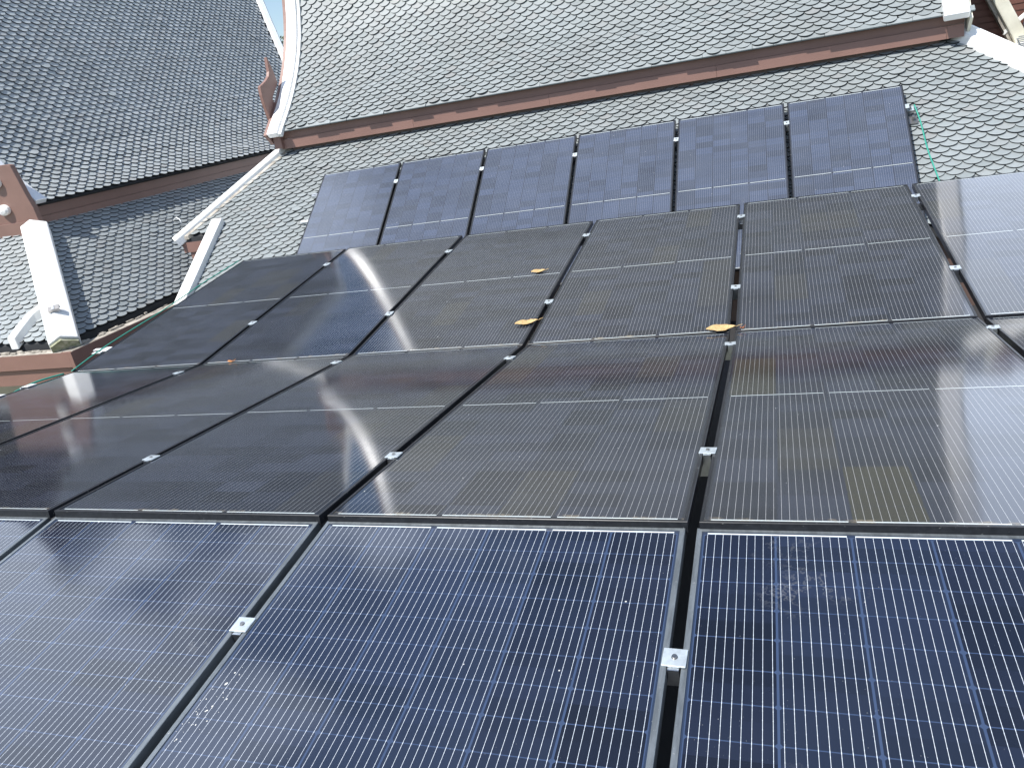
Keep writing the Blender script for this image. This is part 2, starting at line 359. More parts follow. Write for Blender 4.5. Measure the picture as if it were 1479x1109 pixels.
# gable end walls under the upper roof
for x in (XL+.12, XR-.35):
    mb = MB(); pts = [(x, y+.12, z-.02) for y, z in PR if z > -.2]; pts += [(x, 24.18-y, z-.02) for y, z in reversed(PR) if z > -.2]
    mb.prism(pts, (.08, 0, 0)); mb.build('gable_wall', WALLM, RH)
# starter tiles along the eave
mb = MB(); x = XL+.05; rr = random.Random(4)
while x < XR-.05:
    wd = rr.uniform(.22, .34); pr_ = rr.uniform(-.012, .018)
    mb.box((x, 9.975-pr_, -.088), (wd-.004, 0, 0), (0, .06, .047), (0, -.008, .012), rr.random()); x += wd
mb.build('eave_starter_course', TILE_R, RH)
# fascia
mb = MB(); mb.aabb(XL-.02, XR+.02, 10.06, 10.10, -.187, -.075); mb.build('upper_fascia_board', BROWN, RH)
mb = MB(); x = XL-.02
while x < XR+.01:
    x2 = min(x+rr.uniform(1.8, 2.4), XR+.02); mb.aabb(x, x2-.003, 10.04, 10.10, -.318, -.190); x = x2
mb.build('lower_fascia_board', BROWN, RH)
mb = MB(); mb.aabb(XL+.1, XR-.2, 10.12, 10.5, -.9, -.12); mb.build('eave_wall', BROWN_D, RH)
# left barge: white band on the roof edge, brown board outside, curled finial plate
def band(xc, width, pr, lift, thick, ln=None, ext=0):
    secs = []
    for i, (y, z) in enumerate(pr):
        a = pr[max(i-1, 0)]; b = pr[min(i+1, len(pr)-1)]; d = Vector((0, b[0]-a[0], b[1]-a[1])).normalized(); n = Vector((0, -d.z, d.y))
        x = xc+(ln(z) if ln else 0); p = Vector((x, y, z))+n*lift
        secs.append([p, p+ex*width, p+ex*width+n*thick, p+n*thick])
    return secs
PRB = [(9.93, -.145)]+PR
mb = MB(); mb.sweep(None, band(XL-.11, .17, PRB, .0, .085)); mb.build('barge_band', GLOSSW, RH, bevel=.012)
mb = MB(); mb.sweep(None, band(XL+.062, .05, PRB, .0, .055)); mb.build('barge_mortar', CEMENT, RH)
mb = MB(); mb.sweep(None, band(XL-.165, .05, PRB, -.12, .19)); mb.build('barge_board', BROWN, RH)
mb = MB(); mb.sweep(None, band(XR-.20, .24, PRB, .0, .085, lean)); mb.build('barge_band', GLOSSW, RH, bevel=.012)
mb = MB(); mb.sweep(None, band(XR+.045, .03, PRB, -.20, .195, lean)); mb.build('barge_side', CEMENT_Y, RH)
mb = MB(); orn = [(10.428, .923), (10.399, .73), (10.36, .67), (10.27, .616), (10.17, .575), (10.088, .547), (10.075, .43), (10.084, .322), (10.11, .16), (10.14, .012), (10.299, .06), (10.758, .546), (10.60, .42), (10.50, .345), (10.428, .307), (10.36, .31), (10.328, .324), (10.31, .355), (10.325, .39), (10.42, .47), (10.50, .53), (10.536, .576), (10.525, .65), (10.508, .727), (10.47, .83)]
mb.prism([(-6.745, y, z) for y, z in orn], (.05, 0, 0)); mb.build('gable_finial', BROWN, RH, bevel=.006)
mb = MB(); mb.box((XL-.10, 9.99, -.30), (.12, 0, 0), (0, .16, 0), (0, 0, .16)); mb.build('barge_foot', BROWN, RH)
# hip ridges of the skirt
def ridge(name, a, b, w, h, mat, parent, side=None, side_mat=None, bev=.02, lip=.03):
    a, b = Vector(a), Vector(b); d = (b-a).normalized(); s_ = d.cross(Z).normalized(); u = s_.cross(d)
    mb = MB(); sec = lambda p: [p-s_*w/2-u*.06, p+s_*w/2-u*.06, p+s_*w/2+u*h*.55, p+s_*w*.08+u*h, p-s_*w*.08+u*h, p-s_*w/2+u*h*.55]
    mb.sweep(None, [sec(a), sec(b)]); return mb.build(name, mat, parent, bevel=bev)
ridge('hip_ridge', (-6.60, 10.26, -.30), (-7.90, 8.93, -1.27), .15, .09, CEMENT, RH)
mb = MB(); a = Vector((-6.46, 10.24, m1z(10.24)+.045)); b = Vector((-7.76, 8.95, m1z(8.95)+.045)); dd = Vector((.07, 0, 0)); mb.box(a, b-a, dd, Z*-.05); mb.build('ridge_mortar', GUTTER, RH)
# lower hip: square white beam
a = Vector((-7.31, 9.13, m1z(9.13)-.02)); b = Vector((-7.33, 7.95, m1z(7.95)-.02)); mb = MB(); mb.box(a, b-a, (.17, 0, 0), Vector((0, -.588, .809))*.13); mb.build('lower_hip_beam', CEMENT, RH, bevel=.012)
# eave boards below the notch
mb = MB(); z0 = m1z(8.97)
mb.aabb(-7.86, -7.36, 8.99, 9.03, z0-.06, z0-.005); mb.build('notch_trim_board', BROWN_D, RH)
mb = MB(); mb.aabb(-7.84, -7.36, 8.96, 9.00, z0-.20, z0-.062); mb.aabb(-7.76, -7.36, 8.98, 9.02, z0-.33, z0-.205); mb.aabb(-7.66, -7.36, 8.995, 9.03, z0-.42, z0-.335); mb.build('notch_fascia', BROWN, RH)
# right hip ridge
ridge('hip_ridge', (1.76, 10.42, -.16), (4.06, 8.04, m1z(8.04)+.05), .24, .12, CEMENT, RH)
mb = MB(); mb.aabb(1.62, 2.02, 10.14, 10.44, -.25, -.12); mb.build('ridge_end_cap', CEMENT, RH, bevel=.03)
# body walls
mb = MB(); mb.aabb(-6.3, 1.6, 10.6, 13.4, GZ+.002, -.6); mb.build('wall', WALLM, RH)
mb = MB(); mb.aabb(-7.0, 3.9, 8.2, 10.598, GZ+.002, -1.98); mb.build('shade_dark_wall', BROWN_D, RH)  # wall block under the eave, coloured dark so panel gaps look shaded

# ================================================================== hall far right: timber wall, beam, roof beyond
FR = empty('annex_building', (3.5, 12.5, GZ)); tag(FR, 'annex at the top right corner with dark timber wall and white sloping ridge', 'building')
mb = MB(); k = -1.6
while k < .24: mb.aabb(2.10, 2.85, 11.50, 11.53, k, k+.062, random.random()); mb.aabb(2.10, 2.85, 11.515, 11.535, k+.062, k+.075); k += .075
mb.build('timber_cladding', simple('timber_cladding', (.16, .065, .045), .6, scale=4), FR)
mb = MB(); mb.box((2.40, 11.30, .12), (.40, 0, -.78), (.13, 0, .05), (0, .12, 0)); mb.build('sloping_ridge', CEMENT_Y, FR, bevel=.015)
mb = MB(); mb.box((2.36, 11.36, .12), (.40, 0, -.78), (.06, 0, .03), (0, .10, 0)); mb.build('ridge_trim', GUTTER, FR)
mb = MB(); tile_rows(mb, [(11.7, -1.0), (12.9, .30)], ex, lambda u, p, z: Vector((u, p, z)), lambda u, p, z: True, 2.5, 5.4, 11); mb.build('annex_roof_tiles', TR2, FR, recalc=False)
mb = MB(); mb.prism([(2.5, 11.7, -1.0), (5.4, 11.7, -1.0), (5.4, 12.9, .30), (2.5, 12.9, .30)], (0, .1, -.1)); mb.build('annex_roof_underlay', UNDER, FR)
mb = MB(); mb.box((2.62, 11.2, -.60), (.9, 0, .10), (0, .3, 0), (0, 0, .05)); mb.box((2.62, 11.35, -.42), (.35, 0, .27), (0, .06, 0), (0, 0, .05)); mb.build('white_coping', CEMENT, FR)
mb = MB(); mb.aabb(2.80, 3.1, 11.5, 11.6, .03, .2); mb.build('brown_post', BROWN, FR)
mb = MB(); mb.aabb(2.3, 5.4, 11.9, 12.9, GZ+.002, -1.25); mb.build('wall', WALLM, FR)
# dark box and grille
BX = empty('vent_box', (2.98, 11.2, -.5)); tag(BX, 'dark grey vent box with slatted grille below, behind the white ridge at right', 'vent box')
mb = MB(); mb.aabb(2.82, 3.3, 11.12, 11.35, -.38, -.20); mb.build('box', simple('dark_grey_metal', (.07, .08, .09), .5), BX)
mb = MB()
for k in range(9): mb.box((2.70-.012*k, 11.05-.035*k, -.46-.018*k), (.7, 0, 0), (0, .012, 0), (0, 0, .012))
for k in range(8): mb.box((2.68+.09*k, 11.06, -.475), (.012, 0, 0), (0, -.3, -.15), (0, 0, .01))
mb.build('grille', simple('grille_metal', (.35, .37, .38), .5, .5), BX)

# ================================================================== LEFT WING
LH = empty('temple_wing', (-10, 11, GZ)); tag(LH, 'left-hand wing with dark slate scale-tiled roof, brown eave band and white-knobbed gable board', 'building')
ey = Vector((0, 1, 0))
HP = Vector((-7.70, 6.55, -1.87)); LS = 1.16/1.3       # skirt slope
def lz(x): return -1.87-(x+7.70)*LS
mb = MB()
prof = [(-7.70, lz(-7.70)), (-9.25, lz(-9.25))]
tile_rows(mb, prof, ey, lambda u, p, z: Vector((p, u, z)), lambda u, p, z: u > 6.55+(-7.70-p)+.02, 6.4, 14.6, 21, arc=ARC_L, TT=.0125)
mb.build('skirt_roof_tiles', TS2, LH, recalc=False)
mb = MB()
tile_rows(mb, [(6.55, -1.87), (8.1, -1.87+1.55*LS)], ex, lambda u, p, z: Vector((u, p, z)), lambda u, p, z: u < -7.70-(p-6.55)-.02, -12.5, -7.6, 22, arc=ARC_L)
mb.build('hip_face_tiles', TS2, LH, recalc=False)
mb = MB(); mb.prism([(-7.70, 6.55, -1.875), (-7.70, 14.6, -1.875), (-9.25, 14.6, lz(-9.25)-.005), (-9.25, 8.1, lz(-9.25)-.005)], (0, 0, -.08))
mb.prism([(-7.70, 6.55, -1.875), (-12.5, 6.55, -1.875), (-12.5, 8.1, lz(-9.25)-.005), (-9.25, 8.1, lz(-9.25)-.005)], (0, 0, -.08)); mb.build('skirt_underlay', UNDER, LH)
# hip ridge (broad white) ; bottom end mossy
a = Vector((-8.98, 7.78, -.70)); b = Vector((-7.62, 6.42, -1.88))
d = (b-a).normalized(); s_ = d.cross(Z).normalized(); u = s_.cross(d)
mb = MB(); W = .155; sec = lambda p: [p-s_*W-u*.08, p+s_*W-u*.08, p+s_*W+u*.075, p+s_*.02+u*.155, p-s_*W+u*.075]
mb.sweep(None, [sec(a), sec(b)]); hr = mb.build('hip_ridge', CEMENT, LH, bevel=.012)
mb = MB(); secm = lambda p: [p-s_*(W-.01)-u*.09, p+s_*(W-.01)-u*.09, p+s_*(W-.01)+u*.05, p+s_*.02+u*.12, p-s_*(W-.01)+u*.05]
mb.sweep(None, [secm(b+d*.001), secm(b+d*.035)]); mb.build('mossy_end', MOSS, LH)
# upper roof of the wing, concave
PL_ = [(-8.95, -.42), (-9.12, -.27), (-9.32, -.06), (-9.54, .22), (-9.80, .65), (-10.08, 1.18), (-10.30, 1.62), (-10.55, 2.12), (-10.98, 3.0), (-11.5, 4.05), (-12.1, 5.3)]
def vy(z): return 15.75+.48*max(z, 0)
def ny(z): return 7.98 - .10*max(z, 0)
mb = MB()
tile_rows(mb, PL_, ey, lambda u, p, z: Vector((p, u, z)), lambda u, p, z: ny(z)+.05 < u < vy(z)-.10, 6.8, 19.0, 23, TT=.0135)
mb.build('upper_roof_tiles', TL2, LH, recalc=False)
mb = MB(); secs = [[(x, ny(z), z-.004), (x, vy(z), z-.004), (x-.12, vy(z), z-.05), (x-.12, ny(z), z-.05)] for x, z in PL_]
mb.sweep(None, secs); secs = [[(-24.2-x, ny(z), z-.004), (-24.2-x, vy(z), z-.004), (-24.1-x, vy(z), z-.05), (-24.1-x, ny(z), z-.05)] for x, z in PL_]
mb.sweep(None, secs); mb.build('upper_roof_underlay', UNDER, LH)
mb = MB(); mb.aabb(-12.3, -11.9, 7.2, 18.4, 5.2, 5.5); mb.build('roof_ridge', CEMENT, LH)
def bandy(off, width, pr, lift, thick, fy):
    secs = []
    for i, (x, z) in enumerate(pr):
        a_ = pr[max(i-1, 0)]; b_ = pr[min(i+1, len(pr)-1)]; d_ = Vector((b_[0]-a_[0], 0, b_[1]-a_[1])).normalized(); n_ = Vector((d_.z, 0, -d_.x))
        p = Vector((x, fy(z)+off, z))+n_*lift; secs.append([p, p+ey*width, p+ey*width+n_*thick, p+n_*thick])
    return secs
mb = MB(); mb.sweep(None, bandy(-.08, .20, PL_, 0, .09, vy)); mb.build('barge_band', GLOSSW, LH, bevel=.01)
mb = MB(); mb.sweep(None, bandy(.13, .05, PL_, -.10, .16, vy)); mb.build('barge_board', BROWN_L, LH)
mb = MB(); mb.sweep(None, bandy(-.10, .17, PL_[:4], 0, .07, ny)); mb.build('barge_band', GLOSSW, LH, bevel=.01)
# near gable board with white knobs
mb = MB(); mb.prism([(-8.90, 7.80, -.70), (-8.91, 7.80, -.45), (-8.95, 7.80, -.30), (-9.03, 7.80, .10), (-9.10, 7.80, .115), (-10.4, 7.80, .15), (-10.4, 7.80, -.70)], (0, .07, 0)); gb = mb.build('gable_board', BROWN_L, LH, bevel=.006)
mb = MB(); mb.aabb(-10.6, -8.995, 7.75, 7.797, -.765, -.60); mb.build('gable_sill_board', BROWN_L, LH)
for (x, z) in ((-9.36, -.08), (-9.38, -.42)):
    mb = MB(); n = 16; secs = []
    for yy, r in ((7.798, .085), (7.76, .085), (7.735, .06), (7.725, .02)): secs.append([(x+r*1.1*math.cos(2*math.pi*k/n), yy, z+r*.8*math.sin(2*math.pi*k/n)) for k in range(n)])
    mb.sweep(None, secs); mb.build('gable_knob', CEMENT, LH, smooth=False)
# fascia facing +x (two stepped boards)
mb = MB(); mb.aabb(-9.06, -9.02, 7.86, 15.6, -.575, -.42); mb.build('upper_fascia_board', BROWN_L, LH)
mb = MB(); mb.aabb(-9.06, -9.0, 7.86, 15.6, -.71, -.578); mb.build('lower_fascia_board', BROWN_L, LH)
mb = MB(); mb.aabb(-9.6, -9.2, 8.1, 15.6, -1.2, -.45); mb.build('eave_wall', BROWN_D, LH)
# gutter with brown boards, corner at (-7.45, 6.30)
gx, gy = -7.45, 6.30
mb = MB(); mb.aabb(gx-.05, gx, gy, 8.6, -2.13, -1.93); mb.aabb(-13, gx-.051, gy, gy+.05, -2.105, -1.93); mb.build('gutter_fascia', BROWN, LH)
mb = MB(); mb.aabb(-13, gx+.01, gy+.03, gy+.10, -2.30, -2.12); mb.aabb(gx-.10, gx-.03, gy+.03, 8.6, -2.35, -2.135); mb.build('lower_gutter_board', BROWN, LH)
mb = MB(); rr = random.Random(8); y = gy+.05
mb.aabb(gx-.14, gx-.005, gy+.03, 8.6, -1.945, -1.925); mb.aabb(-13, gx-.145, gy+.005, gy+.14, -1.945, -1.925)
mb.aabb(gx-.32, gx-.14, gy+.2, 8.6, -2.06, -2.02)
mb.build('gutter_lining', GUTTER, LH)
mb = MB()
for k in range(26):
    yy = rr.uniform(gy+.1, 8.5); mb.box((gx-.14+rr.uniform(-.05, .04), yy, -1.922), (rr.uniform(.01, .04), rr.uniform(-.02, .02), 0), (0, rr.uniform(.03, .14), 0), (0, 0, rr.uniform(.004, .02)), rr.random())
for k in range(30):
    xx = rr.uniform(-10, gx-.2); mb.box((xx, gy+.03+rr.uniform(0, .08), -1.922), (rr.uniform(.03, .12), 0, 0), (0, rr.uniform(.01, .03), 0), (0, 0, rr.uniform(.004, .02)), rr.random())
tag(mb.build('gutter_debris', GUTTER, LH), kind='stuff')
# small curved white rib on the hip face, at the left edge
mb = MB(); path = [(0, 405, .06), (10, 402, .07)]
P_ = [(-8.05, 6.95), (-8.22, 6.86), (-8.36, 6.74), (-8.44, 6.62), (-8.50, 6.50)]
secs = []
for i, (x, y) in enumerate(P_):
    z = -1.87+(y-6.55)*LS; wd = [.04, .09, .11, .12, .12][i]; hh = [.09, .13, .15, .15, .15][i]
    secs.append([(x-wd/2, y, z), (x+wd/2, y, z), (x+wd/2, y, z+hh), (x-wd/2, y, z+hh)])
mb.sweep(None, secs); mb.build('curved_rib', CEMENT, LH, bevel=.012)
mb = MB(); mb.aabb(-14.2, -9.6, 8.6, 15.4, GZ+.002, -1.0); mb.aabb(-13, -8.1, 7.0, 8.598, GZ+.002, -2.1); mb.aabb(-9.598, -8.1, 8.6, 14.5, GZ+.002, -2.1); mb.build('wall', WALLM, LH)
# metal bracket on the white hip
BK = empty('metal_bracket', tuple(a+(b-a)*.80+u*.15)); tag(BK, 'small square metal bracket lying on the broad white hip ridge', 'bracket')
p = Vector(BK.location); mb = MB(); e1 = Vector((.75, .62, .1)).normalized(); e2 = Vector((.3, -.35, -.3)).normalized(); e3 = e1.cross(e2).normalized(); e3 = e3 if e3.z > 0 else -e3
mb.box(p-e1*.06-e2*.035+e3*.03, e1*.12, e2*.07, e3*.008); mb.box(p-e1*.06+e2*.028+e3*.0, e1*.12, e2*.008, e3*.029); mb.box(p-e1*.06-e2*.036-e3*.01, e1*.12, e2*.008, e3*.039)
mb.build('channel', STEEL, BK)
mb = MB(); mb.box(p-e1*.02-e2*.03+e3*.039, e1*.03, e2*.06, e3*.006); mb.build('strap', ALU, BK)

# ================================================================== deck below the panels
DK = empty('roof_deck', (-1, 1, -2.7)); tag(DK, 'roof deck coloured near-black for the shade under the rows of solar panels', 'roof deck')
mb = MB(); mb.aabb(-7.0, 5.5, -4, 8.19, -3.0, -2.70); mb.build('slab', DECK_SHADE, DK)
mb = MB(); mb.aabb(-6.8, 5.3, -3.8, 8.0, GZ+.002, -3.002); mb.build('wall', WALLM, DK)

# ================================================================== SOLAR PANELS
ROW = {1: ([-0.2411, -0.3881, -1.3945], [1, -.0002, -.0003], [.0002, .9956, .0938]),
       2: ([-0.2336, 1.8549, -1.1754], [1, -.0002, -.0022], [-.0001, .9944, -.1055]),
       3: ([-0.2351, 4.0938, -1.4063], [1, -.0002, .0002], [.0002, .9931, .1172]),
       4: ([0.1574, 7.6579, -2.0003], [1, .0006, .0023], [-.0018, .809, .5878])}
def rowm(r):
    o, U, V = map(Vector, ROW[r]); U.normalize(); V = (V-U*V.dot(U)).normalized(); Nn = U.cross(V); return o, U, V, Nn
PITCH = PW+.03145
def frame_mesh(name, lip, dep):
    mb = MB(); zt, zb = 0, -dep; l = lip
    def ring(x0, x1, y0, y1, z): return [(x0, y0, z), (x1, y0, z), (x1, y1, z), (x0, y1, z)]
    c = .0012
    o0 = ring(0, PW, 0, PL, -dep); o1 = ring(0, PW, 0, PL, -c); o2 = ring(c, PW-c, c, PL-c, 0); i0 = ring(l, PW-l, l, PL-l, 0); i1 = ring(l, PW-l, l, PL-l, -.006)
    i2 = ring(.004, PW-.004, .004, PL-.004, -.006); i3 = ring(.004, PW-.004, .004, PL-.004, -dep+.002); b1 = ring(.03, PW-.03, .03, PL-.03, -dep+.002); b2 = ring(.03, PW-.03, .03, PL-.03, -dep)
    mb.add(o0+o1+o2+i0+i1, [(4*k+j, 4*k+(j+1) % 4, 4*k+4+(j+1) % 4, 4*k+4+j) for k in range(4) for j in range(4)])
    mb.add(o0+b2, [(j, (j+1) % 4, 4+(j+1) % 4, 4+j) for j in range(4)])
    return mb
PANELS = {1: ['d', 'c', 'b', 'a'], 2: ['e', 'd', 'c', 'b', 'a', 'z'], 3: ['e', 'd', 'c', 'b', 'a', 'z'], 4: ['f', 'e', 'd', 'c', 'b', 'a']}
CI = dict(z=1, a=0, b=-1, c=-2, d=-3, e=-4, f=-5)
LAB = {
 (1, 'a'): 'bluest front-row solar panel at bottom right, right of the widest black gap',
 (1, 'b'): 'blue front-row solar panel in the bottom middle, left of the widest black gap',
 (1, 'c'): 'front-row solar panel reflecting pale cloud at bottom left, left of the diagonal gap',
 (1, 'd'): 'sliver of front-row solar panel at the left edge of the photo',
 (2, 'a'): 'second-row solar panel with a bright vertical glare and one olive-tinted cell near its lower edge',
 (2, 'b'): 'dark brownish second-row solar panel directly behind the middle front panel',
 (2, 'c'): 'second-row dark solar panel crossed by a curved white glare streak',
 (2, 'd'): 'plain dark second-row solar panel, second from the left edge',
 (2, 'e'): 'leftmost second-row solar panel with two pale vertical glares beside the brown gutter corner',
 (2, 'z'): 'corner of the second-row solar panel cut off by the right edge of the photo',
 (3, 'a'): 'third-row solar panel right of the lodged leaf, with glare along its right edge',
 (3, 'b'): 'third-row solar panel between the two yellow leaves and the lodged leaf, greyest of its row',
 (3, 'c'): 'third-row solar panel with a yellow leaf lying on its upper half',
 (3, 'd'): 'third-row solar panel crossed by a slanting white glare streak from its top edge',
 (3, 'e'): 'leftmost third-row solar panel, nearly black, beside the green cable and brown gutter',
 (3, 'z'): 'third-row solar panel at the right edge, pale blue with reflected sky',
 (4, 'a'): 'rightmost upper panel on the tiles, deep blue, beside the green cable',
 (4, 'b'): 'second upper panel from the right on the tiles',
 (4, 'c'): 'third upper panel from the right on the tiles',
 (4, 'd'): 'third upper panel from the left on the tiles',
 (4, 'e'): 'second upper panel from the left on the tiles',
 (4, 'f'): 'leftmost upper panel on the tiles, bluish, left side bare against grey roof tiles'}
def make_panel(fm, gm, lip):
    root = empty('solar_panel')
    frame_mesh('frame', lip, .033).build('frame', fm, root, local=True, recalc=True)
    mb = MB(); l = lip-.002; z1 = -.0022
    mb.add([(l, l, z1), (PW-l, l, z1), (PW-l, PL-l, z1), (l, PL-l, z1), (l, l, -.007), (PW-l, l, -.007), (PW-l, PL-l, -.007), (l, PL-l, -.007)], [(0, 1, 2, 3), (7, 6, 5, 4), (0, 4, 5, 1), (1, 5, 6, 2), (2, 6, 7, 3), (3, 7, 4, 0)])
    mb.build('cell_glass', gm, root, local=True, recalc=False)
    return root
def copy_tree(o, parent=None):
    c = o.copy(); COL.objects.link(c); c.parent = parent
    for ch in o.children: copy_tree(ch, c)
    return c
GN = {1: 'solar panels in the front row', 2: 'solar panels in the second row', 3: 'solar panels in the third row', 4: 'solar panels on the tiled roof above'}
rj = random.Random(3)
for r in (1, 2, 3, 4):
    o, U, V, Nn = rowm(r)
    if r == 1: o = o-Nn*.012
    proto = make_panel(FR_GREY if r == 1 else FR_BLK, {1: GL1, 2: GL2, 3: GL2, 4: GL4}[r], .014 if r == 1 else .010)
    for i, c in enumerate(PANELS[r]):
        p = proto if i == 0 else copy_tree(proto)
        ja, jb = rj.gauss(0, .0012), rj.gauss(0, .0012)
        q = o+U*(CI[c]*PITCH); Nj = (Nn+U*ja+V*jb).normalized(); Uj = (U-Nj*U.dot(Nj)).normalized(); Vj = Nj.cross(Uj)
        p.matrix_world = Matrix(((Uj.x, Vj.x, Nj.x, q.x), (Uj.y, Vj.y, Nj.y, q.y), (Uj.z, Vj.z, Nj.z, q.z), (0, 0, 0, 1)))
        tag(p, LAB[(r, c)], 'solar panel', GN[r])
        if (r, c) == (2, 'a'):
            for ch in p.children: ch['olive'] = 1.0
# rails
RV = {1: [(1.79, 'front')], 2: [(.515, ''), (2.0, '')], 3: [(.62, ''), (1.90, '')], 4: [(1.92, ''), (.5, '')]}
RLAB = {(1, 0): 'aluminium rail under the front row, seen in the wide black gap',
        (2, 0): 'aluminium rail under the lower half of the second-row panels', (2, 1): 'aluminium rail under the upper edge of the second-row panels',
        (3, 0): 'aluminium rail under the lower half of the third-row panels', (3, 1): 'aluminium rail under the upper edge of the third-row panels',
        (4, 0): 'aluminium rail under the upper edge of the panels lying on the tiles', (4, 1): 'aluminium rail hidden low under the panels on the tiles'}
for r, lst in RV.items():
    o, U, V, Nn = rowm(r)
    c0, c1 = {1: (-3.05, 1.05), 2: (-4.03, 1.9), 3: (-4.0, 1.9), 4: (-5.10, 1.07)}[r]
    for k, (v, _) in enumerate(lst):
        if r == 4 and k == 1: continue
        root = empty('mounting_rail', tuple(o+V*v-Nn*.06)); tag(root, RLAB[(r, k)], 'rail', 'mounting rails under the panels')
        mb = MB(); p = o+V*(v-.02)+U*(c0*PITCH)-Nn*.036
        ln = U*((c1-c0)*PITCH); mb.box(p-Nn*.04, ln, V*.014, Nn*.04); mb.box(p+V*.026-Nn*.04, ln, V*.014, Nn*.04); mb.box(p-Nn*.042+V*.0005, ln, V*.039, Nn*.010)
        mb.build('channel', ALU, root)
        for c in ([-2.5, -1.5, -.5, .5] if r != 4 else [-4.5, -2.5, -.5, .9]):
            mb = MB(); q = o+V*v+U*(c*PITCH-.0157)-Nn*.08
            mb.box(q-U*.02-V*.02, U*.04, V*.04, -Nn*(.05 if r != 4 else .03)); 
            if r != 4: mb.box((q.x-.018, q.y-.018, -2.695), (.036, 0, 0), (0, .036, 0), (0, 0, q.z-.04+2.695))
            mb.build('support_leg', STEEL, root)
# clamps
def clamp_mesh():
    root = empty('panel_clamp')
    mb = MB(); mb.box((-.027, -.026, .0005), (.054, 0, 0), (0, .052, 0), (0, 0, .0045)); mb.build('plate', CLAMP, root, local=True, bevel=.0015)
    mb = MB(); mb.box((-.0125, -.034, -.034), (.025, 0, 0), (0, .064, 0), (0, 0, .034)); mb.build('web', ALU, root, local=True)
    mb = MB(); n = 12
    for (r0, z0, z1) in ((.0075, .0042, .0055), (.0058, .0055, .0095)): mb.prism([(r0*math.cos(2*math.pi*k/n), r0*math.sin(2*math.pi*k/n), z0) for k in range(n)], (0, 0, z1-z0))
    mb.build('bolt', STEEL, root, local=True)
    return root
CL = [(1, 0, 1.787, 'bright square clamp with bolt in the widest gap at bottom middle'), (1, -1, 1.793, 'bright clamp in the diagonal gap at lower left of the front row'),
 (2, -2, .513, 'clamp low in the leftmost second-row gap, just above the front row'), (2, -1, .514, 'clamp on the second row beside the foot of the curved glare streak'), (2, 0, .522, 'clamp in the wide second-row gap above the middle front panel, low end'),
 (2, -3, 2.034, 'clamp near the top of the second-row gap closest to the brown gutter'), (2, -2, 2.076, 'clamp at the upper end of a second-row gap beside the pale glare'), (2, -1, 1.955, 'clamp at the upper end of the second-row gap below the yellow leaf on the gap'), (2, 0, 2.0, 'clamp just below the leaf lodged at the row joint'), (2, 1, 2.038, 'clamp at the right edge of the photo on the second row'),
 (3, -3, .655, 'lower clamp in the third-row gap beside the nearly black panel'), (3, -3, 1.857, 'upper clamp in the third-row gap beside the nearly black panel'), (3, -2, .625, 'lower clamp in the third-row gap touched by the slanting glare'), (3, -2, 1.861, 'upper clamp in the third-row gap right of the slanting glare'), (3, -1, .61, 'lower clamp above the yellow leaf lying across the third-row gap'), (3, -1, 1.896, 'upper clamp in the third-row gap right of the small yellow leaf'), (3, 0, .604, 'clamp in the nearly vertical third-row gap, above the lodged leaf'), (3, 0, 1.944, 'upper clamp in the nearly vertical third-row gap'), (3, 1, .627, 'lower clamp in the right-hand third-row gap by the pale blue panel'), (3, 1, 1.979, 'upper clamp in the right-hand third-row gap, below the green cable'),
 (4, -4, 1.914, 'leftmost of the five clamps between the upper panels on the tiles'), (4, -3, 1.914, 'second from left of the five clamps between the upper panels'), (4, -2, 1.92, 'middle of the five clamps between the upper panels'), (4, -1, 1.929, 'fourth from left of the five clamps between the upper panels'), (4, 0, 1.935, 'rightmost of the five clamps between the upper panels, by the deep blue panel')]
proto = clamp_mesh()
for i, (r, c, v, lab) in enumerate(CL):
    o, U, V, Nn = rowm(r)
    if r == 1: o = o-Nn*.012
    p = proto if i == 0 else copy_tree(proto)
    q = o+U*(c*PITCH-.0157)+V*v+Nn*.0005; a_ = rj.gauss(0, .03); U2 = U*math.cos(a_)+V*math.sin(a_); V2 = Nn.cross(U2)
    p.matrix_world = Matrix(((U2.x, V2.x, Nn.x, q.x), (U2.y, V2.y, Nn.y, q.y), (U2.z, V2.z, Nn.z, q.z), (0, 0, 0, 1)))
    tag(p, lab, 'clamp', 'clamps between the solar panels')
# end clamp of the upper row + rail bracket on the tiles
def pt(r, u, v, h=0.): o, U, V, Nn = rowm(r); return o+U*u+V*v+Nn*h
EC = empty('end_clamp', tuple(pt(4, PW+.03, 1.92))); tag(EC, 'aluminium end clamp at the top right edge of the deep blue upper panel', 'clamp')
o, U, V, Nn = rowm(4)
mb = MB(); mb.box(pt(4, PW-.008, 1.89, .001), U*.035, V*.06, Nn*.004); mb.box(pt(4, PW+.003, 1.89, -.04), U*.008, V*.06, Nn*.041); mb.box(pt(4, PW+.003, 1.89, -.04), U*.07, V*.06, Nn*.006); mb.build('bent_plate', CLAMP, EC)
mb = MB(); mb.box(pt(4, PW+.025, 1.905, -.034), U*.022, V*.022, Nn*.03); mb.build('bolt', STEEL, EC)
RB = empty('roof_hook', tuple(pt(4, PW+.05, 1.80, -.1))); tag(RB, 'dark steel roof hook on the tiles below the end clamp of the upper panels', 'roof hook')
mb = MB(); mb.box(pt(4, PW+.02, 1.76, -.098), U*.08, V*.10, Nn*.012); mb.box(pt(4, PW+.05, 1.80, -.09), U*.02, V*.03, Nn*.05); mb.build('hook_plate', STEEL, RB)

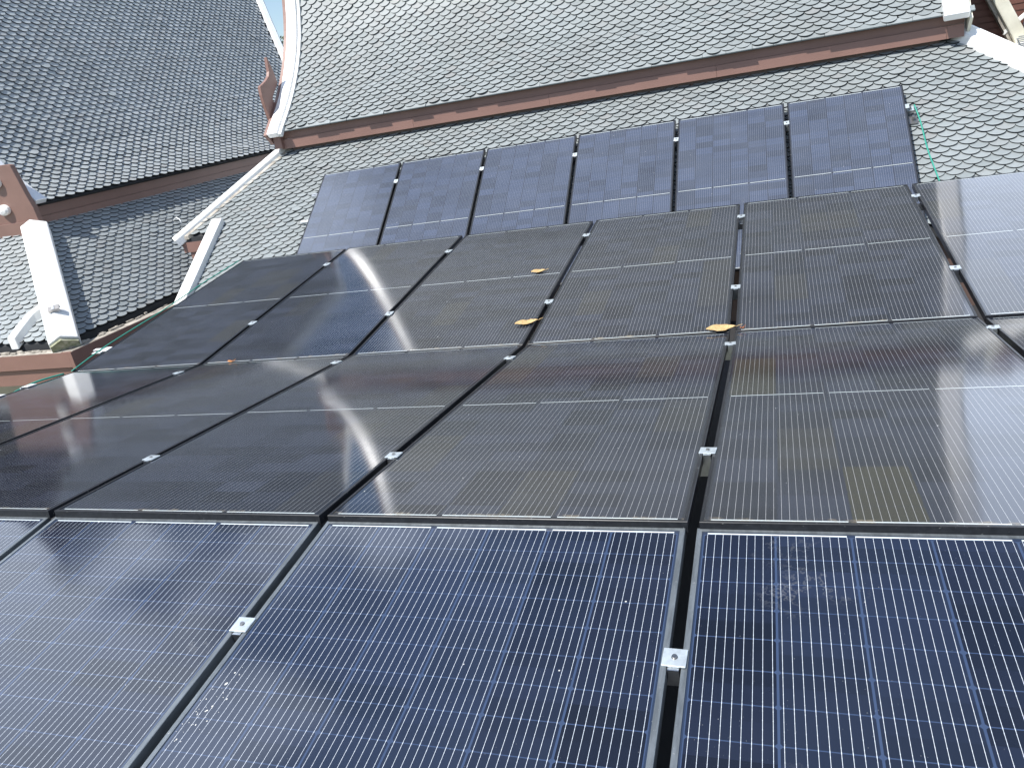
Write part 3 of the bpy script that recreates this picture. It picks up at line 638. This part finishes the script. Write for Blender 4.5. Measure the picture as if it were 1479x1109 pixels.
# cables
def cable(label, pts, r=.006):
    P_ = [Vector(p) for p in pts]; Q = []
    for i in range(len(P_)-1):
        for k in range(6):
            t = k/6; p0, p1, p2, p3 = P_[max(i-1, 0)], P_[i], P_[i+1], P_[min(i+2, len(P_)-1)]
            Q.append(.5*((2*p1)+(-p0+p2)*t+(2*p0-5*p1+4*p2-p3)*t*t+(-p0+3*p1-3*p2+p3)*t**3))
    Q.append(P_[-1]); mb = MB(); mb.tube(Q, r); o_ = mb.build('earth_cable', GREEN, None, off=tuple(P_[0]), smooth=True); tag(o_, label, 'cable', 'green earth cables')
cable('green earth cable hanging over the grey tiles at the right end of the upper panels', [pt(4, PW+.075, 1.93, .0), pt(4, PW+.11, 1.70, -.03), pt(4, PW+.13, 1.35, -.05), pt(4, PW+.16, 1.1, -.06), pt(4, PW+.21, .7, -.07)], .007)
cable('green earth cable running along the left side of the third-row panels', r=.0045, pts=[pt(3, -4*PITCH-.02, 2.22, .015)]+[pt(3, -4*PITCH-.035-.012*math.sin(k*1.7), 2.0-.33*k, .012) for k in range(6)]+[pt(3, -4*PITCH-.03, .02, .0)])
cable('green earth cable running along the left side of the second-row panels', [pt(2, -4*PITCH-.03, 2.2, .0), pt(2, -4*PITCH-.045, 2.0, .005), pt(2, -4*PITCH-.05, 1.85, -.01), pt(2, -4*PITCH-.03, 1.7, -.03)], .007)
for i, (r, v, lab) in enumerate([(3, .33, 'white cable clip beside the black panel and brown gutter, upper of the left edge clips'), (2, 1.86, 'white clip at the left rim of the second-row panel, nearer the gutter corner'), (2, 1.62, 'white clip at the left rim of the second-row panel, lowest of the left edge clips')]):
    o, U, V, Nn = rowm(r); c_ = empty('cable_clip', tuple(pt(r, -4*PITCH-.02, v))); tag(c_, lab, 'clip', 'white cable clips at the left edge')
    mb = MB(); mb.box(pt(r, -4*PITCH-.04, v, .001), U*.06, V*.07, Nn*.004); mb.box(pt(r, -4*PITCH-.045, v-.01, -.035), U*.006, V*.08, Nn*.037)
    if r == 3: mb.box(pt(r, -4*PITCH-.13, v+.02, .003), U*.10, V*.035, Nn*.003); mb.box(pt(r, -4*PITCH-.10, v-.03, .0), U*.08, V*.03, Nn*.003)
    mb.build('clip_body', TAPE, c_)

# leaves
def leaf(label, r, u, v, ln, wd, ang, curl, mat=LEAFM, h=.0012, name='dry_leaf', tilt=0):
    o, U, V, Nn = rowm(r); c, s_ = math.cos(ang), math.sin(ang); A = U*c+V*s_; B = V*c-U*s_; base = pt(r, u, v, h); ln *= .92; wd *= .85; curl *= .7
    n = 14; m = 6; mb = MB(); rg = random.Random(int(u*1000)); vs = []
    for i in range(n+1):
        t = i/n; w_ = wd*max(0, math.sin(math.pi*t))**1.15*(1-.25*t)*(1+.05*math.sin(t*23+u))+.0015
        for j in range(m+1):
            q = j/m*2-1
            z = curl*(q*q)*w_*.40+curl*.55*ln*abs(t-.5)**2.5+.004*max(0, math.sin(t*5+q))+rg.uniform(-.0015, .0015)+.004*math.sin(t*9)+tilt*q*w_
            vs.append(base+A*(ln*(t-.5))+B*(q*w_)+Nn*max(z, .0005))
    fs = [(i*(m+1)+j, (i+1)*(m+1)+j, (i+1)*(m+1)+j+1, i*(m+1)+j+1) for i in range(n) for j in range(m)]
    mb.add(vs, fs); mb.tube([base+A*ln*.48+Nn*.004, base+A*ln*.6+Nn*.012, base+A*ln*.72+Nn*.015], .0018, 5)
    ob = mb.build(name, mat, None, off=tuple(base), smooth=True); so_ = ob.modifiers.new('thick', 'SOLIDIFY'); so_.thickness = .0012
    tag(ob, label, 'leaf', 'dry leaves on the panels')
leaf('small curled yellow leaf lying on the upper half of a third-row panel', 3, -1.392, 1.175, .115, .045, .12, 1.0)
leaf('yellow leaf lying across the black gap in the third row, stem over the gap', 3, -1.250, .300, .16, .050, .25, .8)
leaf('large golden leaf lodged over the gap at the joint of second and third rows', 3, -.075, .035, .17, .060, .10, .7, h=.002)
leaf('tiny dark red leaf scrap just right of the lodged golden leaf', 3, .035, .035, .028, .012, .3, .8, LEAFD)
leaf('flat orange leaf scrap by the lower frame of the dark third-row panel', 3, -3*PITCH+.23, .012, .06, .014, .05, .5, simple('orange_leaf', (.5, .22, .08), .8))
DROP = simple('dried_dropping', (.62, .62, .58), .9, scale=80)
for (r, u_, v_, du_, dv_, nn_, sd_, lab) in [(1, -PITCH+.09, 1.66, -.05, -.22, 46, 3, 'white bird dropping splatter beside the lower left clamp on a front panel'), (1, -PITCH+.70, 1.93, .10, .10, 34, 5, 'faint pale splatter near the top of the middle front panel')]:
    rg = random.Random(sd_); mb = MB(); o, U, V, Nn = rowm(r); o = o-Nn*.012
    for k in range(nn_):
        t = rg.random(); c_ = o+U*(u_+du_*t+rg.gauss(0, .018))+V*(v_+dv_*t+rg.gauss(0, .018)); rr_ = rg.choice((.0008, .001, .0012, .0016, .0025))*(1.6 if k == 0 else 1)
        mb.prism([c_-Nn*.0022+U*(rr_*rg.uniform(.6, 1.3)*math.cos(a_))+V*(rr_*rg.uniform(.6, 1.5)*math.sin(a_)) for a_ in [j*math.pi/3.5 for j in range(7)]], Nn*.0006)
    tag(mb.build('bird_dropping', DROP, None, off=tuple(o+U*u_+V*v_)), lab, 'dropping', 'dried droppings on the front panels', 'stuff')
# wire stub on the tiles
ws = MB(); q = Vector((-7.95, 9.9, -.95)); q = Vector((-8.55, 9.75, lz(-8.55)+.06)); ws.tube([q, q+Vector((.05, .02, .04)), q+Vector((.12, .0, .0)), q+Vector((.15, -.03, -.05))], .009)
tag(ws.build('wire_stub', TAPE, None, off=tuple(q), smooth=True), 'short bent white wire stub sticking out of the slate tiles beside the white ridge', 'wire')
ws = MB(); q = pt(4, -5*PITCH-.05, 1.45, -.07); ws.box(q-Vector((.1, 0, 0)), (.16, 0, 0), (0, .03, .02), (0, -.01, .02))
tag(ws.build('rail_end', TAPE, None, off=tuple(q)), 'white rail end poking from the left side of the upper panels over the tiles', 'rail end')

# ------------------------------------------------------------------ tree beyond the roofs
def tree(loc, h, cr, label, seed):
    rg = random.Random(seed); root = empty('leafy_tree', loc); tag(root, label, 'tree'); b = Vector(loc)
    mb = MB(); top = b+Vector((.2, .1, h*.75)); mb.tube([b, b+Vector((.1, 0, h*.3)), b+Vector((-.1, .1, h*.5)), top], [.35, .28, .2, .07], 9)
    cl = []
    for k in range(26):
        a_ = rg.uniform(0, 6.28); rr_ = cr*rg.uniform(.15, .95); zz = h*rg.uniform(.45, .97); sc_ = sq(max(.1, 1-((zz/h-.68)/.36)**2))
        c = b+Vector((math.cos(a_)*rr_*sc_, math.sin(a_)*rr_*sc_, zz)); cl.append((c, rg.uniform(.7, 1.3)*cr*.28))
        st = b+Vector((0, 0, h*rg.uniform(.3, .55))); mb.tube([st, (st+c)/2+Vector((0, 0, -.3)), c], [.09, .06, .02], 5)
    mb.build('trunk', BARK, root)
    lf = MB()
    for c, r in cl:
        for k in range(330):
            d_ = Vector((rg.gauss(0, 1), rg.gauss(0, 1), rg.gauss(0, .8))).normalized()*r*rg.uniform(.55, 1.15); p = c+d_
            n_ = Vector((rg.gauss(0, 1), rg.gauss(0, 1), rg.gauss(0, 1)+.6)).normalized(); t_ = n_.orthogonal().normalized(); b_ = n_.cross(t_); s_ = rg.uniform(.10, .2)
            lf.add([p-t_*s_, p+b_*s_*.5, p+t_*s_, p-b_*s_*.5], [(0, 1, 2, 3)], rg.random())
    lf.build('crown', FOL, root, recalc=False)
tree((-36.6, 58, GZ), 14.6, 4.5, 'green tree top showing in the sky gap between the two roofs', 5)
